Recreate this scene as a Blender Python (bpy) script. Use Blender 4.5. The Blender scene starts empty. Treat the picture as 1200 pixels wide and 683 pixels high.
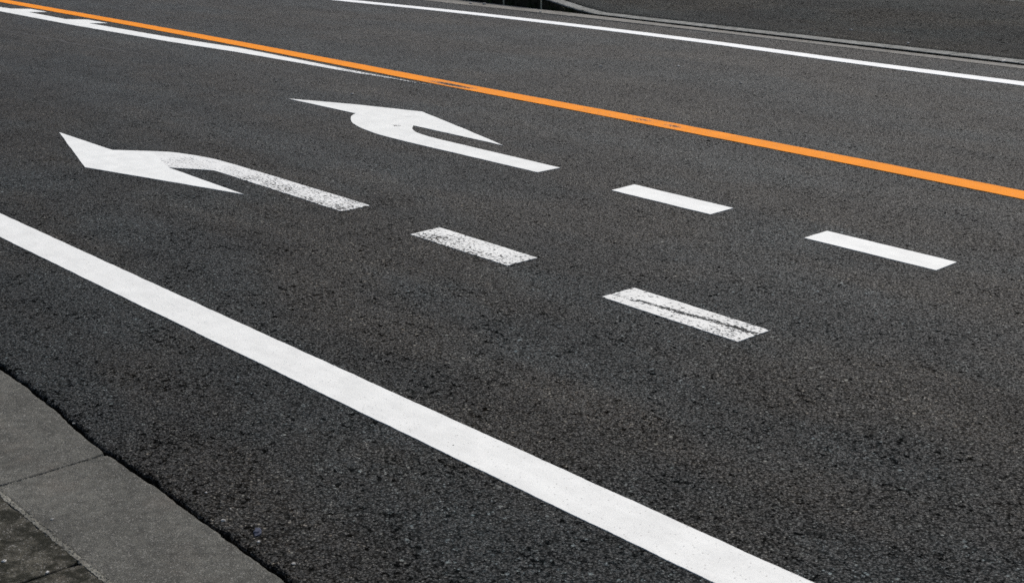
import bpy, bmesh, math, random
from mathutils import Vector, Matrix, noise
from mathutils.geometry import tessellate_polygon
random.seed(7)
S = bpy.context.scene
COL = S.collection
R = math.radians

# ------------------------------------------------------------------ node helpers
class NT:
    def __init__(s, tree): s.t = tree; s.n = tree.nodes; s.l = tree.links
    def node(s, kind, **kw):
        n = s.n.new(kind)
        for k, v in kw.items(): setattr(n, k, v)
        return n
    def put(s, sock, v):
        if hasattr(v, 'default_value') or hasattr(v, 'is_output'): s.l.new(v, sock)
        elif isinstance(v, (tuple, list)) and len(v) == 3 and sock.type == 'RGBA': sock.default_value = (*v, 1)
        else: sock.default_value = v
    def math(s, op, a, b=0.0, c=0.0, clamp=False):
        n = s.node('ShaderNodeMath', operation=op, use_clamp=clamp)
        for i, v in enumerate((a, b, c)): s.put(n.inputs[i], v)
        return n.outputs[0]
    def vmath(s, op, a, b=(0, 0, 0)):
        n = s.node('ShaderNodeVectorMath', operation=op)
        s.put(n.inputs[0], a); s.put(n.inputs[1], b)
        return n.outputs[0]
    def sep(s, v):
        n = s.node('ShaderNodeSeparateXYZ'); s.put(n.inputs[0], v); return n.outputs
    def comb(s, x, y, z):
        n = s.node('ShaderNodeCombineXYZ')
        for i, v in enumerate((x, y, z)): s.put(n.inputs[i], v)
        return n.outputs[0]
    def noise(s, vec, scale, detail=2.0, rough=0.5, dist=0.0):
        n = s.node('ShaderNodeTexNoise'); s.put(n.inputs['Vector'], vec)
        n.inputs['Scale'].default_value = scale; n.inputs['Detail'].default_value = detail
        n.inputs['Roughness'].default_value = rough; n.inputs['Distortion'].default_value = dist
        return n.outputs[0]
    def vor(s, vec, scale, feature='F1', rnd=1.0, dims='3D'):
        n = s.node('ShaderNodeTexVoronoi', feature=feature, voronoi_dimensions=dims); s.put(n.inputs['Vector'], vec)
        n.inputs['Scale'].default_value = scale; n.inputs['Randomness'].default_value = rnd
        return n.outputs
    def ramp(s, fac, a, b, lo=0.0, hi=1.0, smooth=True):
        n = s.node('ShaderNodeMapRange', interpolation_type='SMOOTHSTEP' if smooth else 'LINEAR')
        s.put(n.inputs['Value'], fac)
        for k, v in (('From Min', a), ('From Max', b), ('To Min', lo), ('To Max', hi)): s.put(n.inputs[k], v)
        return n.outputs[0]
    def mix(s, fac, a, b, mode='MIX'):
        n = s.node('ShaderNodeMix', data_type='RGBA', blend_type=mode)
        s.put(n.inputs[0], fac); s.put(n.inputs[6], a); s.put(n.inputs[7], b)
        return n.outputs[2]
    def fmix(s, fac, a, b):
        n = s.node('ShaderNodeMix', data_type='FLOAT')
        s.put(n.inputs[0], fac); s.put(n.inputs[2], a); s.put(n.inputs[3], b)
        return n.outputs[0]
    def bell(s, v, centre, half):          # 1 at centre, 0 beyond +-half
        d = s.math('ABSOLUTE', s.math('SUBTRACT', v, centre))
        return s.ramp(d, 0.0, half, 1.0, 0.0)
    def pos(s): return s.node('ShaderNodeNewGeometry').outputs['Position']
    def finish(s, color, rough, height, dist=0.003, strength=1.0, spec=0.5):
        b = s.node('ShaderNodeBsdfPrincipled')
        s.put(b.inputs['Base Color'], color); s.put(b.inputs['Roughness'], rough)
        s.put(b.inputs['Specular IOR Level'], spec)
        if height is not None:
            bm = s.node('ShaderNodeBump'); bm.inputs['Strength'].default_value = strength
            bm.inputs['Distance'].default_value = dist
            s.put(bm.inputs['Height'], height); s.l.new(bm.outputs[0], b.inputs['Normal'])
        o = s.node('ShaderNodeOutputMaterial'); s.l.new(b.outputs[0], o.inputs[0])

def new_mat(name):
    m = bpy.data.materials.new(name); m.use_nodes = True; m.node_tree.nodes.clear()
    return m, NT(m.node_tree)

# ------------------------------------------------------------------ asphalt as one shared node group
g = bpy.data.node_groups.new('asphalt', 'ShaderNodeTree')
for nm, ty in (('Color', 'NodeSocketColor'), ('Roughness', 'NodeSocketFloat'), ('Height', 'NodeSocketFloat'), ('Specular', 'NodeSocketFloat')):
    g.interface.new_socket(nm, in_out='OUTPUT', socket_type=ty)
N = NT(g)
P = N.pos()
wob = N.noise(P, 60, 2)
Pd = N.vmath('ADD', P, N.comb(N.math('MULTIPLY', wob, .006), N.math('MULTIPLY', N.noise(N.vmath('ADD', P, (9, 4, 2)), 60, 2), .006), 0.0))
v1 = N.vor(Pd, 122)                          # 9 mm aggregate
v2 = N.vor(Pd, 280)                          # 4 mm grit
c1 = N.sep(v1['Color']); c2 = N.sep(v2['Color'])
e1 = N.ramp(v1['Distance'], .28, .72)         # 1 in the gaps between the stones
e2 = N.ramp(v2['Distance'], .30, .75)
tone = N.ramp(c1[0], .35, 1.0, 0.0, 1.0)
col = N.mix(tone, (.0180, .0183, .0172), (.043, .0432, .0405))
col = N.mix(N.math('MULTIPLY', N.ramp(c2[1], .80, .98), .5), col, (.105, .105, .10))
pale = N.math('MULTIPLY', N.ramp(c1[1], .970, .985), N.math('SUBTRACT', 1.0, e1))
col = N.mix(N.math('MULTIPLY', pale, .85), col, (.26, .26, .24))
fine_pale = N.math('MULTIPLY', N.ramp(c2[0], .962, .982), N.math('SUBTRACT', 1.0, e2))
col = N.mix(N.math('MULTIPLY', fine_pale, .9), col, (.38, .38, .36))
gap = N.math('MULTIPLY', e1, .62)
v3 = N.vor(P, 13, dims='2D'); c3 = N.sep(v3['Color'])                       # scattered larger pale stones
big_pale = N.math('MULTIPLY', N.ramp(v3['Distance'], N.math('MULTIPLY', c3[1], .06), N.math('ADD', N.math('MULTIPLY', c3[1], .06), .045), 1.0, 0.0), N.ramp(c3[0], .55, .75))
col = N.mix(gap, col, (.005, .005, .005))  # gaps darkened in the colour, standing in for occlusion between stones
col = N.mix(N.math('MULTIPLY', e2, .45), col, (.006, .006, .006))
col = N.mix(N.math('MULTIPLY', big_pale, .75), col, (.26, .26, .245))
# open pits where stones were plucked out, in loose clusters
sy = N.sep(P)[1]
worn_lane = N.ramp(sy, 2.2, 4.6, 0.0, .028)       # traffic has closed the surface of the lanes
pit_n = N.math('SUBTRACT', N.noise(P, 34, 3, .6), worn_lane)
clus = N.ramp(N.noise(P, 4.5, 4, .6), .36, .64)
pit = N.ramp(N.math('ADD', pit_n, N.math('MULTIPLY', clus, .08)), .640, .685)
pit = N.math('MAXIMUM', pit, N.ramp(N.math('SUBTRACT', N.math('ADD', N.noise(P, 75, 3, .6), N.math('MULTIPLY', clus, .06)), worn_lane), .630, .67))
col = N.mix(N.math('MULTIPLY', pit, .80), col, (.004, .004, .004))  # shade inside the pits put into the colour
# broad tone: patches, brownish and bluish drift, lengthwise tracks
patch = N.ramp(N.noise(P, 1.3, 4, .6), .3, .7, .76, 1.24)
mid = N.math('MULTIPLY', N.ramp(N.noise(P, 9.0, 3, .6), .25, .75, .82, 1.18), N.ramp(N.noise(P, 42.0, 3, .6), .3, .7, .70, 1.26))
sxyz = N.sep(P)
stretch = N.comb(N.math('MULTIPLY', sxyz[0], .16), sxyz[1], 0.0)
streak = N.ramp(N.noise(stretch, 2.6, 4, .6), .3, .7, .68, 1.28)
polish = N.math('ADD', N.bell(sxyz[1], 4.45, .45), N.math('ADD', N.bell(sxyz[1], 3.05, .35), N.bell(sxyz[1], 5.9, .4)))
bright = N.math('MULTIPLY', N.math('MULTIPLY', patch, mid), streak)
cb = N.node('ShaderNodeVectorMath', operation='SCALE'); N.put(cb.inputs[0], col); N.put(cb.inputs['Scale'], bright)
hue = N.ramp(N.noise(N.vmath('ADD', N.comb(N.math('MULTIPLY', sxyz[0], .4), sxyz[1], 0.0), (31, 5, 0)), 1.3, 3, .6), .40, .60)
tint = N.mix(hue, (1.03, .96, .83), (.76, .92, .97))
hue2 = N.ramp(N.noise(N.vmath('ADD', P, (3, 51, 0)), 40, 2, .6), .3, .7)
tint = N.mix(1.0, tint, N.mix(hue2, (1.08, .99, .94), (.94, 1.0, 1.05)), 'MULTIPLY')
col = N.mix(1.0, cb.outputs[0], tint, 'MULTIPLY')
# oily, darker lane centres near the arrows
dirt = N.math('MULTIPLY', N.bell(sxyz[1], 4.6, 1.3), N.ramp(N.noise(stretch, 4.0, 4, .65), .45, .75))
col = N.mix(N.math('MULTIPLY', dirt, .25), col, (.016, .0155, .015))
rough = N.math('ADD', .50, N.math('MULTIPLY', c1[2], .22))
rough = N.math('ADD', rough, N.math('MULTIPLY', polish, -.03))
rough = N.math('SUBTRACT', rough, N.ramp(sy, 2.2, 6.0, -.05, .06))
rough = N.math('ADD', rough, N.math('MULTIPLY', e1, .15))
h = N.math('ADD', N.math('MULTIPLY', N.math('SUBTRACT', 1.0, v1['Distance']), .9), N.math('MULTIPLY', N.math('SUBTRACT', 1.0, v2['Distance']), .35))
h = N.math('ADD', h, N.math('MULTIPLY', c1[0], .5))
h = N.math('SUBTRACT', h, N.math('MULTIPLY', pit, 1.1))
go = g.nodes.new('NodeGroupOutput')
N.l.new(col, go.inputs['Color']); N.l.new(rough, go.inputs['Roughness']); N.l.new(h, go.inputs['Height'])
open_ = N.math('MAXIMUM', pit, N.math('MULTIPLY', N.math('MAXIMUM', e1, N.math('MULTIPLY', e2, .6)), .85))  # cuts specular in gaps and pits, painted pore occlusion
glint = N.ramp(c2[2], .2, 1.0, .35, 1.5)
N.l.new(N.math('MULTIPLY', N.math('SUBTRACT', 1.0, open_), glint), go.inputs['Specular'])

def asphalt_mat(name, tone=(1, 1, 1), spec=.5, extra=0.0, crack=False):
    m, n = new_mat(name)
    a = n.node('ShaderNodeGroup'); a.node_tree = g
    c = n.mix(1.0, a.outputs[0], tone, 'MULTIPLY')
    r = n.math('ADD', a.outputs[1], extra)
    n.finish(c, r, a.outputs[2], dist=.0050, strength=1.0, spec=n.math('MULTIPLY', a.outputs[3], spec))
    return m
M_ROAD = asphalt_mat('road_asphalt', (1.0, 1.0, 1.0), .54)
M_WALK = asphalt_mat('sidewalk_asphalt', (1.0, 1.02, .97), .32, .15)

def crack_mat():
    m, n = new_mat('crack_bitumen')
    p = n.pos()
    c = n.mix(n.noise(p, 30, 3), (.006, .006, .006), (.018, .018, .018))
    n.finish(c, .75, n.noise(p, 120, 2), .002)
    return m
M_CRACK = crack_mat()

# ------------------------------------------------------------------ road paint
def paint_mat(name, base, wear=None, pores=.5, dirty=.0, spec=.3, dark=None, smear_amt=.16):
    dark = dark or (.34, .33, .31)
    """thermoplastic paint; where it is worn the very same asphalt shows"""
    m, n = new_mat(name)
    p = n.pos(); s = n.sep(p)
    a = n.node('ShaderNodeGroup'); a.node_tree = g
    cloud = n.ramp(n.noise(p, 7, 4, .6), .3, .7, .93, 1.03)
    cl2 = n.ramp(n.noise(n.comb(n.math('MULTIPLY', s[0], .3), s[1], 0.0), 22, 4, .6), .3, .75, 1.03, .95)
    cc = n.node('ShaderNodeVectorMath', operation='SCALE'); cc.inputs[0].default_value = base
    n.put(cc.inputs['Scale'], n.math('MULTIPLY', cloud, cl2))
    col = cc.outputs[0]
    v = n.vor(p, 85); vc = n.sep(v['Color'])
    pore = n.math('MULTIPLY', n.ramp(v['Distance'], .12, .26, 1.0, 0.0), n.ramp(vc[0], .62, .9))
    col = n.mix(n.math('MULTIPLY', pore, pores), col, dark)
    g1 = n.noise(p, 260, 2, .6)
    col = n.mix(n.ramp(g1, .50, .72, 0.0, .30), col, dark)
    smear = n.ramp(n.noise(n.comb(n.math('MULTIPLY', s[0], .35), s[1], 3.0), 11, 5, .65), .60, .80)
    col = n.mix(n.math('MULTIPLY', smear, smear_amt + dirty), col, dark)
    # a few chips everywhere
    chip = n.ramp(n.noise(p, 55, 4, .62), .735, .76)
    mask = chip
    if wear:
        grit = n.noise(n.comb(n.math('MULTIPLY', s[0], .7), s[1], 0.0), 78, 5, .70)
        big = n.noise(n.comb(n.math('MULTIPLY', s[0], .6), s[1], 7.0), 13, 3, .55)
        f = n.math('ADD', n.math('MULTIPLY', grit, .80), n.math('MULTIPLY', big, .20))
        dens = wear(n, s, p)                                     # 0..1 amount
        th = n.math('SUBTRACT', .68, n.math('MULTIPLY', dens, .24))
        m1 = n.math('DIVIDE', n.math('SUBTRACT', f, th), .045, clamp=True)
        mask = n.math('MAXIMUM', chip, m1)
        col = n.mix(n.math('MULTIPLY', n.ramp(n.math('SUBTRACT', f, th), -.05, .01), .45), col, (.36, .36, .35))
    c = n.mix(mask, col, a.outputs[0])
    r = n.fmix(mask, .62, a.outputs[1])
    ph = n.math('ADD', n.math('MULTIPLY', g1, .25), n.math('MULTIPLY', n.math('SUBTRACT', 1.0, pore), .35))
    ph = n.math('ADD', ph, n.math('MULTIPLY', a.outputs[2], .10))
    hh = n.fmix(mask, n.math('ADD', ph, 1.1), n.math('MULTIPLY', a.outputs[2], .8))
    n.finish(c, r, hh, dist=.0022, strength=.7, spec=n.fmix(mask, spec, n.math('MULTIPLY', a.outputs[3], .30)))
    return m

WHITE = (.80, .805, .765)
M_LINE = paint_mat('white_line_paint', WHITE, pores=.8, smear_amt=.05)
M_FARLINE = paint_mat('far_white_line_paint', (.87, .885, .86), pores=.2)
M_CLEAN = paint_mat('fresh_white_paint', (.83, .84, .80), pores=.12)
def wear_right(n, s, p):
    a = n.math('MULTIPLY', n.bell(s[0], -7.443, .07), n.bell(s[1], 5.264, .035))
    return n.math('ADD', n.math('MULTIPLY', a, .85), .18)
M_RIGHT = paint_mat('right_arrow_paint', (.80, .81, .77), wear_right, pores=.2, dirty=.22)
def wear_shaft(n, s, p):
    x = n.ramp(s[0], -7.80, -6.70, .18, .66, smooth=False)
    x = n.math('ADD', x, n.math('MULTIPLY', n.bell(s[0], -7.55, .22), .22))
    x = n.math('ADD', x, n.ramp(s[0], -6.15, -5.9, 0.0, .10))
    edge = n.ramp(s[1], 3.95, 3.80, -.07, .05)
    return n.math('ADD', x, edge)
M_SHAFT = paint_mat('worn_shaft_paint', (.80, .805, .77), wear_shaft, pores=.6)
def wear_second(n, s, p):
    low = n.ramp(s[1], 3.965, 3.80, .44, .72, smooth=False)
    return n.math('ADD', low, n.math('MULTIPLY', n.bell(s[0], -5.15, .18), .12))
M_DASH2 = paint_mat('speckled_dash_paint', (.79, .795, .755), wear_second, pores=.6)
def wear_first(n, s, p):
    w = n.math('MULTIPLY', n.math('SUBTRACT', n.noise(n.comb(s[0], 0.0, 4.0), 5.0, 3), .5), .07)
    line = n.ramp(s[0], -3.97, -3.33, 3.852, 3.893, smooth=False)
    d = n.math('ABSOLUTE', n.math('SUBTRACT', n.math('ADD', s[1], w), line))
    st = n.ramp(d, .000, .026, .60, 0.0)
    st = n.math('MULTIPLY', st, n.ramp(s[0], -4.0, -3.75, .5, 1.0))
    return n.math('ADD', n.math('ADD', .46, st), n.math('MULTIPLY', n.bell(s[0], -3.38, .16), .14))
M_DASH1 = paint_mat('streaked_dash_paint', (.79, .795, .755), wear_first, pores=.7)
def wear_orange(n, s, p):
    w = n.math('MULTIPLY', n.bell(s[0], -8.40, .42), n.bell(s[1], 6.435, .055))
    w2 = n.math('MULTIPLY', n.bell(s[0], -6.45, .12), n.bell(s[1], 6.45, .05))
    w3 = n.math('MULTIPLY', n.bell(s[0], -6.16, .12), n.bell(s[1], 6.44, .05))
    t = n.math('ADD', n.math('MULTIPLY', w, 1.0), n.math('MULTIPLY', n.math('ADD', w2, w3), .6))
    t = n.math('ADD', t, n.math('MULTIPLY', n.ramp(s[0], -8.9, -8.5), n.ramp(s[0], -5.9, -5.0, .16, 0.0)))
    return n.math('ADD', t, .16)
M_ORANGE = paint_mat('orange_line_paint', (.94, .295, .003), wear_orange, pores=.4, spec=.06, dark=(.40, .12, .006), dirty=.2)
def wear_gore(n, s, p):
    return n.ramp(s[0], -11.1, -8.7, .0, .85)
M_GORE = paint_mat('fading_white_paint', (.84, .85, .81), wear_gore, pores=.2)

# ------------------------------------------------------------------ concrete, soil, grass
def concrete(name, lo, hi, moss=0.0, mosscol=(.035, .036, .020), grain=1.0, dist=.0014, dot=.5, spec=.3):
    m, n = new_mat(name)
    p = n.pos()
    v = n.vor(p, 240); vc = n.sep(v['Color'])
    fine = n.noise(p, 300, 3, .65)
    mid = n.noise(p, 26, 5, .65)
    big = n.noise(p, 3.2, 4, .6)
    col = n.mix(n.ramp(fine, .3, .7), lo, hi)
    k = n.node('ShaderNodeVectorMath', operation='SCALE'); n.put(k.inputs[0], col)
    n.put(k.inputs['Scale'], n.math('MULTIPLY', n.ramp(mid, .3, .7, .72, 1.25), n.ramp(big, .3, .7, .74, 1.20)))
    col = k.outputs[0]
    col = n.mix(n.math('MULTIPLY', n.ramp(vc[0], .82, .97), dot), col, (.34, .33, .30))
    col = n.mix(n.math('MULTIPLY', n.ramp(vc[1], .85, .97), dot), col, (.035, .034, .03))
    warm = n.ramp(n.noise(n.vmath('ADD', p, (8, 8, 8)), 4.5, 4, .6), .5, .75)
    col = n.mix(n.math('MULTIPLY', warm, .28), col, (.155, .130, .105))
    if moss:
        mm = n.ramp(n.noise(p, 17, 6, .68), .62 - .34 * moss, .74 - .26 * moss)
        col = n.mix(n.math('MULTIPLY', mm, .90), col, mosscol)
    hgt = n.math('ADD', n.math('MULTIPLY', fine, .6), n.math('ADD', n.math('MULTIPLY', mid, .9), n.math('MULTIPLY', vc[0], .35)))
    n.finish(col, .82, hgt, dist=dist * grain, strength=.9, spec=spec)
    return m
M_GUTTER = concrete('gutter_concrete', (.052, .051, .043), (.168, .165, .143), 0.0, dist=.0065, dot=.45, spec=.2)
M_RIM = concrete('gutter_rim_concrete', (.13, .125, .10), (.24, .235, .20), .1, dist=.004)
M_MOSSY = concrete('mossy_concrete', (.045, .042, .033), (.125, .118, .092), .55, (.016, .016, .010), dist=.009, dot=.6, spec=.1)
M_APRON = concrete('far_gutter_concrete', (.15, .144, .127), (.22, .21, .185), .25)
M_KERB = concrete('kerb_concrete', (.15, .155, .145), (.26, .265, .245), .40, (.07, .075, .06))
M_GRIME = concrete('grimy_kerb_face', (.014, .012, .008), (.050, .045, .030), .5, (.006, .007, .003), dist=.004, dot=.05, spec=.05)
M_MORTAR = concrete('pale_mortar', (.40, .37, .26), (.55, .50, .37))
M_SOIL = concrete('dark_grit', (.004, .004, .003), (.011, .010, .008), 0, dist=.008, dot=.08, spec=.05)
M_EARTH = concrete('dark_earth', (.03, .028, .02), (.06, .055, .04), .6, (.03, .045, .015), dist=.02)
M_STONE = concrete('pale_stone', (.33, .32, .30), (.55, .54, .50), dist=.001)
M_BLUE = concrete('dark_blue_plastic', (.03, .035, .055), (.07, .08, .12), dist=.001, dot=.1)
def grass_mat():
    m, n = new_mat('grass_blades'); p = n.pos()
    col = n.mix(n.ramp(n.noise(p, 3, 4), .35, .65), (.035, .055, .014), (.075, .095, .03))
    n.finish(col, .7, None, spec=.25)
    return m
M_GRASS = grass_mat()

# ------------------------------------------------------------------ mesh helpers
def tag(o, label=None, cat=None, group=None, kind=None):
    for k, v in (('label', label), ('category', cat), ('group', group), ('kind', kind)):
        if v: o[k] = v
    return o
def link(name, verts, faces, mats, parent=None, origin=None, smooth=False, mi=None):
    me = bpy.data.meshes.new(name)
    if origin is None: origin = Vector((0, 0, 0))
    me.from_pydata([Vector(v) - origin for v in verts], [], faces)
    if not isinstance(mats, (list, tuple)): mats = [mats]
    for m in mats: me.materials.append(m)
    if mi: me.polygons.foreach_set('material_index', mi)
    if smooth: me.polygons.foreach_set('use_smooth', [True] * len(me.polygons))
    me.update()
    bm = bmesh.new(); bm.from_mesh(me); bmesh.ops.recalc_face_normals(bm, faces=bm.faces); bm.to_mesh(me); bm.free()
    o = bpy.data.objects.new(name, me); COL.objects.link(o)
    if parent is not None:
        o.parent = parent; o.location = origin - parent.location
    else: o.location = origin
    return o
def empty(name, loc):
    o = bpy.data.objects.new(name, None); o.location = loc; o.empty_display_size = .1; COL.objects.link(o); return o
def ragged(p, amp=.0016):
    q = Vector((p[0], p[1], 0))
    a = noise.noise_vector(q * 45) * amp + noise.noise_vector(q * 9 + Vector((5, 5, 5))) * amp * 1.4
    return (p[0] + a.x, p[1] + a.y)
def densify(poly, step):
    out = []
    for i, a in enumerate(poly):
        b = poly[(i + 1) % len(poly)]
        k = max(1, int(math.dist(a, b) / step))
        for j in range(k): out.append((a[0] + (b[0] - a[0]) * j / k, a[1] + (b[1] - a[1]) * j / k))
    return out
def smooth_curve(pts, sub=6):
    """Catmull-Rom through an open run of points"""
    out = []
    n = len(pts)
    for i in range(n - 1):
        p0 = Vector(pts[max(i - 1, 0)]); p1 = Vector(pts[i]); p2 = Vector(pts[i + 1]); p3 = Vector(pts[min(i + 2, n - 1)])
        for j in range(sub):
            t = j / sub
            q = .5 * ((2 * p1) + (p2 - p0) * t + (2 * p0 - 5 * p1 + 4 * p2 - p3) * t * t + (3 * p1 - p0 - 3 * p2 + p3) * t ** 3)
            out.append((q.x, q.y))
    out.append(tuple(pts[-1]))
    return out
PAINT_TOP = .0028
def paint(name, poly, mat, parent=None, step=.02, amp=.0016, origin=None):
    pts = [ragged(p, amp) for p in densify(poly, step)]
    n = len(pts)
    verts = [(x, y, PAINT_TOP) for x, y in pts] + [(x, y, -.002) for x, y in pts]
    tris = tessellate_polygon([[Vector((x, y, 0)) for x, y in pts]])
    faces = [tuple(t) for t in tris] + [(i, (i + 1) % n, n + (i + 1) % n, n + i) for i in range(n)]
    faces += [tuple(n + k for k in reversed(t)) for t in tris]
    if origin is None:
        origin = Vector((sum(p[0] for p in pts) / n, sum(p[1] for p in pts) / n, 0))
    return link(name, verts, faces, mat, parent, origin)
def strip(name, centre, width, mat, step=.05, amp=.0016):
    """a painted line as a ribbon of quads with thickness along a smooth centre run"""
    left, right = [], []
    for i, p in enumerate(centre):
        a = centre[max(i - 1, 0)]; b = centre[min(i + 1, len(centre) - 1)]
        t = Vector((b[0] - a[0], b[1] - a[1])).normalized(); nn = Vector((-t.y, t.x))
        left.append(ragged((p[0] + nn.x * width / 2, p[1] + nn.y * width / 2), amp))
        right.append(ragged((p[0] - nn.x * width / 2, p[1] - nn.y * width / 2), amp))
    n = len(left)
    verts = [(x, y, PAINT_TOP) for x, y in left] + [(x, y, PAINT_TOP) for x, y in right] + \
            [(x, y, -.002) for x, y in left] + [(x, y, -.002) for x, y in right]
    faces = []
    for i in range(n - 1):
        faces += [(i, i + 1, n + i + 1, n + i), (i, 2 * n + i, 2 * n + i + 1, i + 1), (n + i, n + i + 1, 3 * n + i + 1, 3 * n + i)]
    return link(name, verts, faces, mat, None, Vector((-6, centre[len(centre) // 2][1], 0)))
def interp(tab, x):
    if x <= tab[0][0]: return tab[0][1]
    for (a, ya), (b, yb) in zip(tab, tab[1:]):
        if x <= b: return ya + (yb - ya) * (x - a) / (b - a)
    return tab[-1][1]
def hermite(tab, x):
    """smooth height of a line at x through unevenly spaced points"""
    n = len(tab)
    if x <= tab[0][0]: return tab[0][1]
    if x >= tab[-1][0]: return tab[-1][1]
    sl = [(tab[i + 1][1] - tab[i][1]) / (tab[i + 1][0] - tab[i][0]) for i in range(n - 1)]
    m = [sl[0]] + [(sl[i - 1] * (tab[i + 1][0] - tab[i][0]) + sl[i] * (tab[i][0] - tab[i - 1][0])) / (tab[i + 1][0] - tab[i - 1][0]) for i in range(1, n - 1)] + [sl[-1]]
    for i in range(n - 1):
        (a, ya), (b, yb) = tab[i], tab[i + 1]
        if x <= b:
            h = b - a; t = (x - a) / h
            return (2*t**3 - 3*t*t + 1) * ya + (t**3 - 2*t*t + t) * h * m[i] + (3*t*t - 2*t**3) * yb + (t**3 - t*t) * h * m[i + 1]
def run(tab, x0, x1, near=(-17, 0), fine=.03, coarse=1.0):
    xs = []; x = x0
    while x < x1:
        xs.append(x); x += fine if near[0] <= x < near[1] else coarse
    xs.append(x1)
    return [(x, hermite(tab, x)) for x in xs]

# ------------------------------------------------------------------ the ground and the road
link('ground', [(-300, -300, -.16), (300, -300, -.16), (300, 300, -.16), (-300, 300, -.16)], [(0, 1, 2, 3)], M_EARTH)['kind'] = 'structure'

GUT = [(-160, 1.70), (-6, 1.700), (-4.75, 1.701), (-4.55, 1.692), (-4.3, 1.674), (-4.0, 1.652), (-3.9, 1.656), (-3.6, 1.652), (-2.9, 1.636), (-1.5, 1.62), (60, 1.62)]
def gutter_side(x): return interp(GUT, x)      # the gutter slabs were not laid quite true
def gap_edge(x):           # ragged broken edge of the asphalt beside the gutter slabs
    q = Vector((x, 0, 0))
    return (gutter_side(x) + .0145 + .0060 * noise.noise(q * 3.1) + .0130 * noise.noise(q * 11 + Vector((3, 0, 0)))
            + .0075 * noise.noise(q * 37) + .0045 * noise.noise(q * 95))
xs = [-160, -80, -40, -20, -12, -8]
x = -7.0
while x < -1.5: xs.append(x); x += .005
xs += [-1.4, 0, 4, 20, 60]
FAR = [(-160, 9.40), (-30, 9.45), (-16, 9.47), (-13, 9.54), (-11, 9.63), (-9, 9.69), (-5, 9.69), (0, 9.66), (60, 9.6)]
verts, faces = [], []
RN = 7
for x in xs:
    e = gap_edge(x)
    far = hermite(FAR, x)
    q = Vector((x, 0, 4))
    dz = .0016 * noise.noise(q * 42)
    rows = [(e + .010, -.060), (e, -.010 + dz), (e + .004, -.0040 + dz), (e + .012, -.0012), (e + .03, 0), (4.5, 0), (far, 0)]
    verts += [(x, y, z) for y, z in rows]
for i in range(len(xs) - 1):
    for j in range(RN - 1):
        a = i * RN + j
        faces.append((a, a + RN, a + RN + 1, a + 1))
road = tag(link('road', verts, faces, M_ROAD), kind='structure')

def crack(pts, w):
    pts = smooth_curve(pts, 14)
    L, Rr = [], []
    for i, p in enumerate(pts):
        a = pts[max(i - 1, 0)]; b = pts[min(i + 1, len(pts) - 1)]
        t = Vector((b[0] - a[0], b[1] - a[1])).normalized(); nn = Vector((-t.y, t.x))
        k = Vector((p[0], p[1], 0))
        off = noise.noise(k * 9) * .03 + noise.noise(k * 30) * .012
        ww = w * (.35 + .65 * abs(noise.noise(k * 14))) * math.sin(math.pi * min(max(i / (len(pts) - 1), .04), .96)) ** .4
        c = Vector(p) + nn * off
        L.append(c + nn * ww / 2); Rr.append(c - nn * ww / 2)
    n = len(L)
    return link('crack', [(v.x, v.y, .001) for v in L] + [(v.x, v.y, .001) for v in Rr],
                [(i, i + 1, n + i + 1, n + i) for i in range(n - 1)], M_CRACK, road)
crack([(-11.45, 6.72), (-11.3, 7.1), (-11.22, 7.39), (-10.93, 7.60), (-10.80, 8.04), (-10.66, 8.62)], .060)
crack([(-14.6, 5.36), (-13.9, 5.43), (-13.26, 5.48), (-12.68, 5.475), (-11.9, 5.56), (-11.3, 5.60)], .065)

# dark grit bed under the gap and the joints
tag(link('grit_bed', [(-160, .0, -.055), (60, .0, -.055), (60, 1.76, -.055), (-160, 1.76, -.055)], [(0, 1, 2, 3)], M_SOIL), kind='structure')

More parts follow.
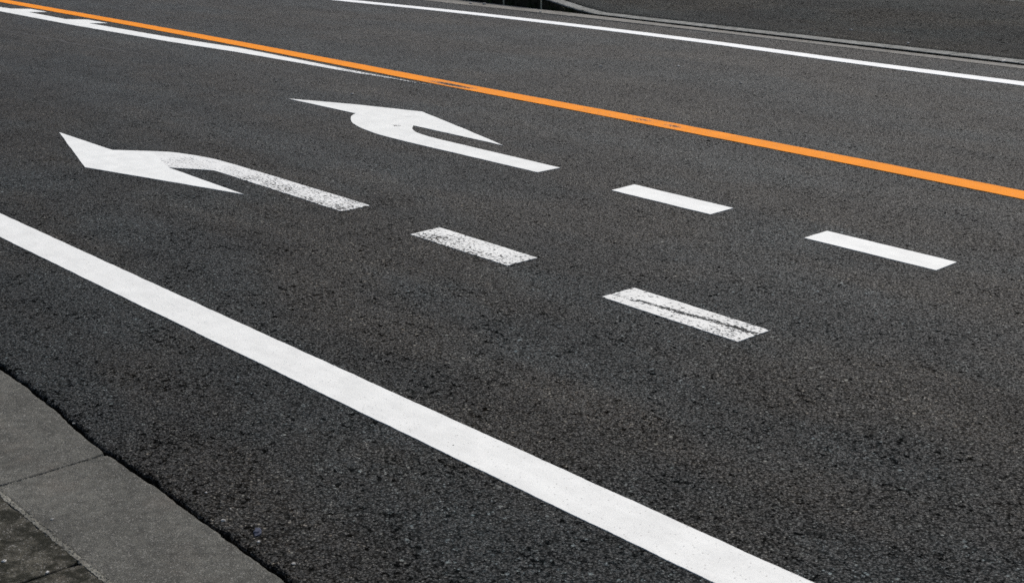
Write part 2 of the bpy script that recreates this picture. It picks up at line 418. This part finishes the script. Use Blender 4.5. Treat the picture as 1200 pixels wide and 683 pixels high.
# ------------------------------------------------------------------ near gutter slabs and mossy edging stones
def slab(name, x0, x1, y0, y1, top, mat, rimy=False, parent=None, step=.006, seed=0, chip=1.0, slope=0.0):
    """concrete slab: gridded top with rounded, slightly chipped arrises"""
    def spaced(a, b, inner):
        base = [a, a + .0015, a + .005, a + .012]
        base2 = [b - .012, b - .005, b - .0015, b]
        k = max(1, int((b - a - .024) / inner))
        return base + [a + .012 + (b - a - .024) * i / k for i in range(1, k)] + base2
    X = spaced(x0, x1, .009); Y = spaced(y0, y1, .03)
    V = []; nx, ny = len(X), len(Y)
    for gx in X:
        for gy in Y:
            xx, yy = gx, gy
            if rimy: yy = y0 + (gy - y0) * (gutter_side(gx) - y0) / (y1 - y0)
            yt = gutter_side(gx) if rimy else y1
            d = min(xx - x0, x1 - xx, yy - y0, yt - yy)
            q = Vector((xx, yy, seed))
            z = top + slope * (yy - y0)
            r = .004 if min(xx - x0, x1 - xx) < min(yy - y0, yt - yy) else .007
            if d < r: z -= r - math.sqrt(max(r * r - (r - d) ** 2, 0))
            z += .0007 * noise.noise(q * 14)
            a = noise.noise_vector(q * 38) * .0030 * chip + noise.noise_vector(q * 14) * .0058 * chip + noise.noise_vector(q * 5) * .0045
            c = noise.noise(q * 20 + Vector((9, 9, 9)))
            if d < .004 and c > .42: 
                z -= .004 * chip
                cx = (x0 + x1) / 2; cy = (y0 + y1) / 2
                if yy - y0 < .004: yy = yy + .005 * chip
                elif yt - yy < .004: yy = yy - .005 * chip
            ex = min(xx - x0, x1 - xx); ey = min(yy - y0, yt - yy)
            if ex < .02 and ey < .02: z -= .0; a = a * 1.0; sx = (1 if xx - x0 < .02 else -1); sy = (1 if yy - y0 < .02 else -1); kk = (1 - (ex + ey) / .04) * .007 * chip; xx += sx * kk; yy += sy * kk
            if d < .02: V.append((xx + a.x * (.36 if ex < ey else 1.0), yy + a.y * (.6 if yy < (y0 + y1) / 2 else 1.0), z))
            else: V.append((xx, yy, z))
    F = [(i * ny + j, (i + 1) * ny + j, (i + 1) * ny + j + 1, i * ny + j + 1) for i in range(nx - 1) for j in range(ny - 1)]
    ring = [i * ny for i in range(nx)] + [(nx - 1) * ny + j for j in range(1, ny)] + \
           [i * ny + ny - 1 for i in range(nx - 2, -1, -1)] + [j for j in range(ny - 2, 0, -1)]
    b0 = len(V)
    for k in ring: V.append((V[k][0], V[k][1], top - .09))
    m = len(ring)
    for k in range(m): F.append((ring[k], b0 + k, b0 + (k + 1) % m, ring[(k + 1) % m]))
    F.append(tuple(b0 + k for k in range(m)))
    return link(name, V, F, mat, parent, Vector(((x0 + x1) / 2, (y0 + y1) / 2, top - .09)), smooth=True)

J = -3.950
glabels = ['left pale grey concrete gutter slab with a chipped corner, beside the asphalt at the frame edge',
           'large grey concrete gutter slab in the bottom left foreground, between the joint and the frame edge']
gspans = [(J - 2.0, J - .0040), (J + .0040, J + 2.0)]
for k, (a, b) in enumerate(gspans):
    tag(slab('gutter_slab', a, b, 1.3025, 1.6500, .0, M_GUTTER, rimy=True, seed=k * 3), glabels[k], 'gutter slab', 'concrete gutter slabs along the near roadside')
# the slabs beyond the picture's edges belong to the setting
for k, (a, b) in enumerate(((J - 6.0, J - 2.008), (J + 2.008, J + 8))):
    tag(slab('gutter', a, b, 1.3025, 1.6500, .0, M_GUTTER, rimy=True, seed=20 + k), kind='structure')
JK = -3.338
klabels = ['dark mossy concrete edging stone in the bottom left corner, above the dark joint',
           'small visible tip of dark mossy edging stone below the joint at the bottom edge']
for k, (a, b) in enumerate(((JK - 1.0, JK - .003), (JK + .003, JK + 1.0))):
    tag(slab('edging_stone', a, b, 1.075, 1.2945, .004, M_MOSSY, seed=40 + k, chip=1.3), klabels[k], 'edging stone', 'mossy edging stones behind the gutter slabs')
for k, (a, b) in enumerate(((JK - 5.0, JK - 1.006), (JK + 1.006, JK + 7))):
    tag(slab('kerb', a, b, 1.075, 1.2945, .004, M_MOSSY, seed=50 + k, chip=1.3), kind='structure')
tag(link('sidewalk', [(-160, -2.5, 0), (60, -2.5, 0), (60, 1.069, 0), (-160, 1.069, 0), (-160, 1.069, -.1), (60, 1.069, -.1)],
         [(0, 1, 2, 3), (3, 2, 5, 4)], M_WALK), kind='structure')
V = []; F = []; n = 1200
for i in range(n + 1):
    xx = -7.5 + 6.5 * i / n; q = Vector((xx, 0, 0))
    w1 = .0045 * noise.noise(q * 21) + .0035 * noise.noise(q * 70); w2 = .003 * noise.noise(q * 17 + Vector((7, 0, 0))) + .004 * noise.noise(q * 60 + Vector((7, 0, 0)))
    zt = .0052 + .0015 * noise.noise(q * 90)
    V += [(xx, 1.2895 + w1, -.02), (xx, 1.2900 + w1, zt), (xx, 1.2985, zt + .002 * noise.noise(q * 130)), (xx, 1.3055 + w2, .0030), (xx, 1.3065 + w2, -.02)]
for i in range(n):
    for j in range(4): F.append((i * 5 + j, i * 5 + 5 + j, i * 5 + 6 + j, i * 5 + 1 + j))
tag(link('mortar', V, F, M_RIM), kind='structure')
link('joint_dirt', [(J - .03, 1.312, -.008), (J + .03, 1.312, -.008), (J + .03, 1.643, -.012), (J - .03, 1.643, -.012)], [(0, 1, 2, 3)], M_SOIL)['kind'] = 'structure'
# crumbs of grit packed in the slab joint and along the rim between slab and edging: uncountable
def crumbs(name, spots, mat, rmin, rmax, seed):
    rr = random.Random(seed); V = []; F = []
    for (cx, cy, cz) in spots:
        r = rr.uniform(rmin, rmax); b = len(V)
        ax = [Vector((rr.uniform(.6, 1.2) * r, 0, 0)), Vector((0, rr.uniform(.6, 1.2) * r, 0)), Vector((0, 0, rr.uniform(.4, .8) * r))]
        rot = Matrix.Rotation(rr.uniform(0, 6.28), 3, 'Z') @ Matrix.Rotation(rr.uniform(-.6, .6), 3, 'X')
        for s in ((1, 0, 0), (.1, 1, .1), (-1, .1, 0), (0, -1, 0), (.1, 0, 1), (0, 0, -1)):
            v = rot @ (ax[0] * s[0] + ax[1] * s[1] + ax[2] * s[2])
            V.append((cx + v.x, cy + v.y, cz + v.z))
        for i in range(4):
            F += [(b + i, b + (i + 1) % 4, b + 4), (b + (i + 1) % 4, b + i, b + 5)]
    return link(name, V, F, mat)
rr = random.Random(5)
sp = []
for i in range(170): sp.append((J + rr.gauss(0, .0035), rr.uniform(1.31, 1.645), -.004))
for i in range(900): sp.append((rr.uniform(-5.2, -2.6), 1.2975 + rr.gauss(0, .0060), rr.uniform(.003, .006)))
tag(crumbs('joint_grit', sp, M_RIM, .0018, .0048, 3), 'pale grit packed into the joints between the near gutter slabs and edging stones', 'grit', kind='stuff')
sp = []
for i in range(420):
    xx = rr.uniform(-6, -2.2); e = gap_edge(xx)
    sp.append((xx, e + .003 + abs(rr.gauss(0, .014)), rr.uniform(-.004, .001)))
M_CRUMB = asphalt_mat('asphalt_crumbs', (.8, .8, .8), .4)
tag(crumbs('asphalt_crumbs', sp, M_CRUMB, .0022, .0062, 4), 'dark asphalt crumbs along the broken road edge by the gutter slabs', 'crumbs', kind='stuff')

# ------------------------------------------------------------------ far gutter apron, kerb, sidewalk
def apron_front(x): return hermite(FAR, x)
KY = 9.878
AX = [-160, -60, -30] + [-20 + .25 * i for i in range(0, 100)] + [8, 30, 60]
verts, faces = [], []
for x in AX:
    f = apron_front(x) + .001
    verts += [(x, f, -.02), (x, f + .001, .003), (x, 9.822 + .004 * noise.noise(Vector((x * 5, 0, 0))), .002), (x, 9.824, -.12)]
for i in range(len(AX) - 1):
    for j in range(3): faces.append((i * 4 + j, i * 4 + 4 + j, i * 4 + 5 + j, i * 4 + 1 + j))
tag(link('far_gutter', verts, faces, M_APRON), kind='structure')
tag(link('drain_slot', [(-160, 9.80, -.115), (60, 9.80, -.115), (60, 10.2, -.115), (-160, 10.2, -.115)], [(0, 1, 2, 3)], M_SOIL), kind='structure')

def kz(x):                       # height of the kerb top: dropped at the entrance on the right, full height on the left
    t = min(max((-10.52 - x) / 1.15, 0), 1); t = t * t * (3 - 2 * t) * .35 + t * .65
    return .009 + .145 * t
def kerb_stone(x0, x1, label, group, chip=0):
    n = max(2, int((x1 - x0) / .05)); V = []; F = []; mi = []
    rr2 = random.Random(int(x0 * 100) + 5)
    dy = rr2.uniform(-.004, .004); dzz = rr2.uniform(-.0015, .0015)
    for i in range(n + 1):
        xx = x0 + (x1 - x0) * i / n; z = kz(xx) + dzz
        q = Vector((xx, 3, 0)); a = .003 * noise.noise(q * 25)
        r = min(.012, z * .5)
        V += [(xx, KY + dy, -.13), (xx, KY + dy + a * .5, z - r), (xx, KY + dy + r * .4 + a, z - r * .25), (xx, KY + dy + r + .004 + a, z),
              (xx, 10.016 + dy, z), (xx, 10.024 + dy, z - .006), (xx, 10.024 + dy, -.13)]
    for i in range(n):
        for j in range(6):
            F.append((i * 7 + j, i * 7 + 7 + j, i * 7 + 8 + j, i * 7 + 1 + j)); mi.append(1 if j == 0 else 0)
    F.append(tuple(range(7))); F.append(tuple(n * 7 + k for k in range(7))); mi += [0, 0]
    me_or = Vector(((x0 + x1) / 2, KY, -.07))
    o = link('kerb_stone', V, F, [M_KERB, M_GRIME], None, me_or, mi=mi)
    # mortar fillet at the joint, a pale vertical seam on a high stone
    tag(o, label, 'kerb stone', group)
    return o
GK = 'far kerb stones along the opposite roadside'
L_LOW = 'low pale concrete kerb stone flush with the far gutter, before the dark sidewalk'
L_HIGH = 'full height kerb stone with a grimy black face at the top edge of the photo'
x = -4.72
seams = []
while x > -13.0:
    x1 = x; x0 = x - .592
    if x0 > -10.72: lab = L_LOW; grp = 'low kerb stones of the far entrance'
    elif x0 > -11.3: lab = 'sloping transition kerb stone climbing from the low kerb to the full height kerb'; grp = None
    else: lab = L_HIGH; grp = 'high dark faced kerb stones at the top edge'
    if 'sloping' in lab: seams.append((x0, True))
    kerb_stone(x0, x1, lab, grp)
    if x0 < -10.9: seams.append((x0 - .004, False))
    x -= .600
# the runs of kerb beyond the frame
def kerb_run(x0, x1):
    V = []; F = []; mi = []
    xs_ = [x0 + (x1 - x0) * i / 10 for i in range(11)]
    for xx in xs_:
        z = kz(xx)
        V += [(xx, KY, -.13), (xx, KY, z - .004), (xx, KY + .004, z), (xx, 10.02, z), (xx, 10.02, -.13)]
    for i in range(10):
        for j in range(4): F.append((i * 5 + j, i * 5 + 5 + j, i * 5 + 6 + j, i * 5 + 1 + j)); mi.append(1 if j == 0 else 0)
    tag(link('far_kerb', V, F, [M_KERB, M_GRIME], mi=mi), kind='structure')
kerb_run(-160, x - .0); kerb_run(-4.71, 60)
# pale mortar seams between the high stones
V = []; F = []
for sx in sorted({round(s[0], 3) for s in seams}):
    z = kz(sx) - .003; b = len(V); w = .012
    V += [(sx - w, KY - .006, -.03), (sx + w * .7, KY - .006, -.03), (sx + w * .6, KY - .006, z), (sx - w * .8, KY - .006, z),
          (sx - w, KY + .03, -.03), (sx + w * .7, KY + .03, -.03), (sx + w * .6, KY + .03, z), (sx - w * .8, KY + .03, z)]
    F += [(b, b + 1, b + 2, b + 3), (b + 1, b + 5, b + 6, b + 2), (b, b + 3, b + 7, b + 4), (b + 3, b + 2, b + 6, b + 7)]
tag(link('mortar', V, F, M_MORTAR), kind='structure')

def weed_mat():
    m, n = new_mat('weed_leaf'); p = n.pos()
    n.finish(n.mix(n.ramp(n.noise(p, 30, 3), .35, .65), (.012, .022, .006), (.035, .050, .018)), .7, None, spec=.15)
    return m
M_WEED = weed_mat()
def weed(x, seed):
    rr3 = random.Random(seed); V = []; F = []
    for i in range(rr3.randint(16, 28)):
        a = rr3.uniform(0, 6.283); L = rr3.uniform(.03, .085); lean = rr3.uniform(.2, .9); w = rr3.uniform(.002, .005)
        bx, by = rr3.gauss(0, .03), rr3.gauss(0, .006)
        dx, dy = math.cos(a), math.sin(a); b = len(V)
        pts = [(0, 0), (L * lean * .4, L * .6), (L * lean, L * (1 - .3 * lean))]
        for k, (o_, z) in enumerate(pts):
            ww = w * (1, 1.2, .2)[k]
            V.append((x + bx + dx * o_ - dy * ww, 9.853 + by + dy * o_ * .5 + dx * ww * .5, z - .01)); V.append((x + bx + dx * o_ + dy * ww, 9.853 + by + dy * o_ * .5 - dx * ww * .5, z - .01))
        F += [(b, b + 1, b + 3, b + 2), (b + 2, b + 3, b + 5, b + 4)]
    tag(link('weed', V, F, M_WEED, None, Vector((x, 9.853, -.01))), 'tiny dark weed tuft rooted between the far gutter and the black kerb face', 'weed', 'weeds along the far kerb')
for k, wx in enumerate((-12.75, -12.45, -12.12, -11.78, -11.46, -11.12, -10.86)): weed(wx, k + 31)

# far sidewalk, rising gently from the kerb
V = []; F = []
GX = [-160, -60, -30] + [-20 + .2 * i for i in range(110)] + [10, 30, 60]
GY = [10.034, 10.05, 10.15, 10.3, 10.5, 10.8, 11.2, 11.6, 12.0, 12.25]
for xx in GX:
    k = kz(xx) - .002
    for yy in GY:
        t = min(max((yy - 10.05) / 1.5, 0), 1); t = t * t * (3 - 2 * t)
        zz = k + (.135 - k) * t
        if yy < 10.04: zz -= .02
        V.append((xx, yy, zz + .0))
ny = len(GY)
for i in range(len(GX) - 1):
    for j in range(ny - 1): F.append((i * ny + j, i * ny + ny + j, i * ny + ny + j + 1, i * ny + j + 1))
tag(link('far_sidewalk', V, F, M_WALK, smooth=True), kind='structure')
# thin pale edging at the back of that sidewalk, then rough grass
V = []; F = []
ex0, ex1 = -30.0, 10.0; n = 200
for i in range(n + 1):
    xx = ex0 + (ex1 - ex0) * i / n; w = .006 * noise.noise(Vector((xx * 6, 0, 0)))
    V += [(xx, 12.252 + w, .10), (xx, 12.252 + w, .1375), (xx, 12.255, .139), (xx, 12.29, .139), (xx, 12.295, .10)]
for i in range(n):
    for j in range(4): F.append((i * 5 + j, i * 5 + 5 + j, i * 5 + 6 + j, i * 5 + 1 + j))
tag(link('concrete_edging', V, F, M_KERB), 'thin pale concrete edging between the far dark sidewalk and the grass, top right', 'edging')
tag(link('verge', [(-160, 12.29, .125), (60, 12.29, .125), (60, 120, .125), (-160, 120, .125)], [(0, 1, 2, 3)], M_EARTH), kind='structure')
V = []; F = []; rr = random.Random(9)
for i in range(26000):
    gx = rr.uniform(-13, -4); gy = 12.30 + 2.2 * rr.random() ** 1.6
    hgt = rr.uniform(.03, .085); a = rr.uniform(0, 6.283); w = .003
    lx, ly = math.cos(a) * hgt * .5, math.sin(a) * hgt * .5
    b = len(V)
    V += [(gx - w * math.sin(a), gy + w * math.cos(a), .123), (gx + w * math.sin(a), gy - w * math.cos(a), .123), (gx + lx, gy + ly, .123 + hgt)]
    F.append((b, b + 1, b + 2))
tag(link('grass', V, F, M_GRASS), 'dark short grass behind the far sidewalk edging in the top right corner', 'grass', kind='stuff')

# ------------------------------------------------------------------ painted markings
near_tab = [(-160, 2.30), (-20, 2.455), (-12, 2.468), (-7, 2.478), (-4.6, 2.489), (-2.2, 2.508), (0, 2.53), (60, 2.6)]
tag(strip('edge_line', run(near_tab, -120, 40, near=(-8.2, -1.4), fine=.012), .177, M_LINE),
    'broad solid white edge line sweeping across the foreground from left to bottom', 'road line')
or_tab = [(-160, 6.1), (-30, 6.42), (-17, 6.435), (-12.2, 6.485), (-9.9, 6.470), (-8.1, 6.449), (-6.85, 6.447), (-5.66, 6.430), (-4.56, 6.408), (-3.7, 6.380), (-2, 6.33), (60, 6.0)]
tag(strip('centre_line', run(or_tab, -120, 40), .143, M_ORANGE), 'solid orange centre line running between the two directions of traffic', 'road line')
far_tab = [(-160, 8.80), (-30, 8.90), (-16, 8.92), (-13.8, 8.985), (-12.0, 9.135), (-10.27, 9.21), (-8.5, 9.222), (-6.6, 9.155), (-5.4, 9.145), (-3, 9.11), (60, 8.9)]
tag(strip('edge_line', run(far_tab, -120, 40), .135, M_FARLINE), 'thin bright white edge line on the far side by the opposite kerb', 'road line')

# white lane line with two barbs that fades away beside the orange line
gore = [(-40, 6.05), (-22, 6.13), (-16.134, 6.165), (-15.94, 6.185), (-15.72, 6.318), (-15.30, 6.325), (-15.46, 6.180), (-14.52, 6.192),
        (-14.30, 6.322), (-13.86, 6.338), (-14.00, 6.205), (-12.39, 6.262), (-11.317, 6.345), (-10.862, 6.343), (-10.156, 6.332),
        (-9.6, 6.322), (-9.0, 6.326), (-8.45, 6.322), (-9.0, 6.296), (-9.6, 6.256), (-10.1, 6.245), (-10.692, 6.222), (-11.1, 6.205),
        (-12.145, 6.120), (-14.02, 6.035), (-15.842, 6.005), (-22, 5.97), (-40, 5.90)]
tag(paint('lane_line', gore, M_GORE, step=.05), 'white lane line with two barbs, fading out beside the orange line', 'road line')

# left turn arrow: clean head, worn shaft
t = empty('turn_arrow', Vector((-7.4, 3.75, 0)))
tag(t, 'white left turn arrow with a clean head and a worn speckled shaft', 'road arrow')
head = [(-8.873, 3.651), (-8.109, 3.650), (-7.905, 3.803), (-7.67, 3.735), (-7.435, 3.665), (-6.555, 3.645), (-7.20, 3.482), (-7.784, 3.330), (-8.33, 3.49)]
paint('arrow_head', head, M_CLEAN, t)
up = smooth_curve([(-7.905, 3.803), (-7.773, 3.878), (-7.576, 3.936), (-7.373, 3.963), (-6.986, 3.973)], 6)
lo = smooth_curve([(-6.95, 3.812), (-7.10, 3.813), (-7.17, 3.808), (-7.245, 3.772), (-7.335, 3.718), (-7.435, 3.665)], 6)
shaft = up + [(-6.4, 3.976), (-5.886, 3.978), (-5.889, 3.808), (-6.4, 3.812)] + lo + [(-7.67, 3.735)]
sh = paint('arrow_shaft', shaft, M_SHAFT, t); sh['label'] = 'worn speckled arrow shaft'
# right turn arrow
t = empty('turn_arrow', Vector((-7.3, 5.3, 0)))
tag(t, 'white right turn arrow near the orange line with a smooth curved shaft', 'road arrow')
head = [(-8.802, 5.308), (-8.274, 5.503), (-7.706, 5.660), (-7.029, 5.493), (-6.502, 5.353), (-7.374, 5.343), (-7.990, 5.322)]
paint('arrow_head', head, M_RIGHT, t)
inner = smooth_curve([(-7.374, 5.343), (-7.305, 5.283), (-7.220, 5.239), (-7.115, 5.213), (-6.946, 5.200), (-6.569, 5.197)], 6)
outer = smooth_curve([(-7.04, 5.020), (-7.308, 5.030), (-7.511, 5.060), (-7.693, 5.110), (-7.807, 5.164), (-7.921, 5.242), (-7.990, 5.322)], 6)
paint('arrow_shaft', inner + [(-5.821, 5.196), (-5.831, 5.038), (-6.4, 5.030)] + outer, M_RIGHT, t)

dashes = [
    ([(-4.010, 3.790), (-4.005, 3.965), (-3.288, 3.957), (-3.288, 3.780)], M_DASH1, 'white painted dash with a dark streak worn down its middle, nearest the foreground'),
    ([(-5.307, 3.799), (-5.307, 3.971), (-4.603, 3.967), (-4.604, 3.798)], M_DASH2, 'speckled worn white dash behind the left turn arrow shaft'),
    ([(-5.253, 5.037), (-5.256, 5.205), (-4.571, 5.199), (-4.570, 5.034)], M_CLEAN, 'clean white dash just behind the right turn arrow shaft'),
    ([(-3.995, 5.025), (-3.994, 5.187), (-3.309, 5.178), (-3.303, 5.019)], M_CLEAN, 'clean white dash farthest to the right'),
]
for poly, mat, lab in dashes:
    tag(paint('painted_dash', poly, mat), lab, 'road marking', 'painted dashes behind the turn arrows')

# ------------------------------------------------------------------ loose pebbles and a chip of litter
def pebble(x, y, z, r, label, mat=M_STONE, sx=1.0, name='pebble', cat='pebble', group='loose pebbles'):
    bm = bmesh.new(); bmesh.ops.create_icosphere(bm, subdivisions=2, radius=r)
    sd = random.uniform(0, 99); an = random.uniform(0, 6.28)
    for v in bm.verts:
        k = 1 + .45 * noise.noise(v.co.normalized() * 1.3 + Vector((sd, 0, 0)))
        v.co = v.co * k; v.co.z *= .6; v.co.x *= 1.25 * sx
    bmesh.ops.rotate(bm, verts=bm.verts, cent=(0, 0, 0), matrix=Matrix.Rotation(an, 3, 'Z'))
    me = bpy.data.meshes.new(name); bm.to_mesh(me); bm.free(); me.materials.append(mat)
    o = bpy.data.objects.new(name, me); o.location = (x, y, z + r * .35); COL.objects.link(o)
    tag(o, label, cat, group)
gp = 'pale pebble lying on the asphalt beside the near gutter slab'
for px, py, r in ((-3.302, 1.690, .0055), (-2.958, 1.700, .0050), (-3.127, 1.697, .0042), (-3.494, 1.742, .0035), (-3.353, 1.741, .0030), (-4.247, 1.679, .0042)):
    pebble(px, py, 0, r, gp, group='pale pebbles on the asphalt beside the near gutter')
pebble(-3.635, 1.343, 0, .0045, 'single pale pebble on the large gutter slab', group=None)
pebble(-3.480, 1.145, .004, .0055, 'pale pebble on the left mossy edging stone at the left frame edge', group=None)
pebble(-3.345, 1.205, .004, .0045, 'pale pebble beside the joint of the mossy edging stones', group=None)
pebble(-3.174, 1.722, 0, .011, 'dark blue chip of litter on the asphalt near the gutter slab', M_BLUE, 1.5, 'litter_chip', 'litter', None)
for px, py, r in ((-12.22, 9.672, .016), (-12.05, 9.72, .018), (-11.085, 9.66, .012)):
    pebble(px, py, .003, r, 'pale pebble on the far concrete gutter below the black kerb face', group='pebbles in the far gutter')
pebble(-6.02, 9.86, .006, .018, 'pale stone lodged against the far low kerb near the right edge', sx=1.4, group=None)
for px, py, z in ((-7.75, 10.27, .05), (-7.05, 10.1, .02)):
    pebble(px, py, z, .012, 'pale pebble lying on the dark far sidewalk', group='pebbles on the far sidewalk')
for px, py, r in ((-6.88, 7.875, .009), (-8.187, 7.741, .010), (-7.737, 8.134, .009)):
    pebble(px, py, 0, r, 'pale pebble on the far lane beyond the orange line', group='pebbles on the far lane')
pebble(-8.609, 5.718, 0, .011, 'pale pebble on the asphalt between right turn arrow tip and orange line', group=None)

# ------------------------------------------------------------------ camera
right = Vector((0.64431715, 0.76437032, -0.02436027)); upv = Vector((-0.21862411, 0.2146239, 0.9519139)); fwd = Vector((-0.73284303, 0.60800871, -0.30539564))
cam = bpy.data.cameras.new('camera'); co = bpy.data.objects.new('camera', cam); COL.objects.link(co)
M = Matrix((right, upv, -fwd)).transposed().to_4x4(); M.translation = Vector((0, 0, 1.8)); co.matrix_world = M
cam.lens = 51.2025; cam.sensor_width = 36; cam.clip_start = .05; cam.clip_end = 1000
cam.dof.use_dof = True; cam.dof.focus_distance = 6.0; cam.dof.aperture_fstop = 9.0
S.camera = co

# ------------------------------------------------------------------ light
EL, AZ = R(50), math.atan2(.98, -.55)        # sun beyond the road, to the left: the near scene is back-lit
d = Vector((math.cos(EL) * math.cos(AZ), math.cos(EL) * math.sin(AZ), math.sin(EL)))
W = bpy.data.worlds.new('World'); S.world = W; W.use_nodes = True
wt = W.node_tree; wt.nodes.clear()
sky = wt.nodes.new('ShaderNodeTexSky'); sky.sky_type = 'NISHITA'; sky.sun_disc = False
sky.sun_elevation = EL; sky.sun_rotation = math.pi / 2 - AZ; sky.dust_density = 3.0; sky.air_density = 1.0; sky.ozone_density = 1.0
bg = wt.nodes.new('ShaderNodeBackground'); bg.inputs[1].default_value = .10
wo = wt.nodes.new('ShaderNodeOutputWorld'); wt.links.new(sky.outputs[0], bg.inputs[0]); wt.links.new(bg.outputs[0], wo.inputs[0])
sl = bpy.data.lights.new('sun', 'SUN'); sl.energy = 2.6; sl.angle = R(2.0); sl.color = (1, .965, .92)
so = bpy.data.objects.new('sun', sl); so.rotation_euler = d.to_track_quat('Z', 'Y').to_euler(); COL.objects.link(so)

S.view_settings.view_transform = 'Standard'; S.view_settings.look = 'None'
S.view_settings.exposure = -.03; S.view_settings.gamma = 1; S.view_settings.use_curve_mapping = False
S.render.engine = 'CYCLES'; S.cycles.use_denoising = False
S.cycles.max_bounces = 4
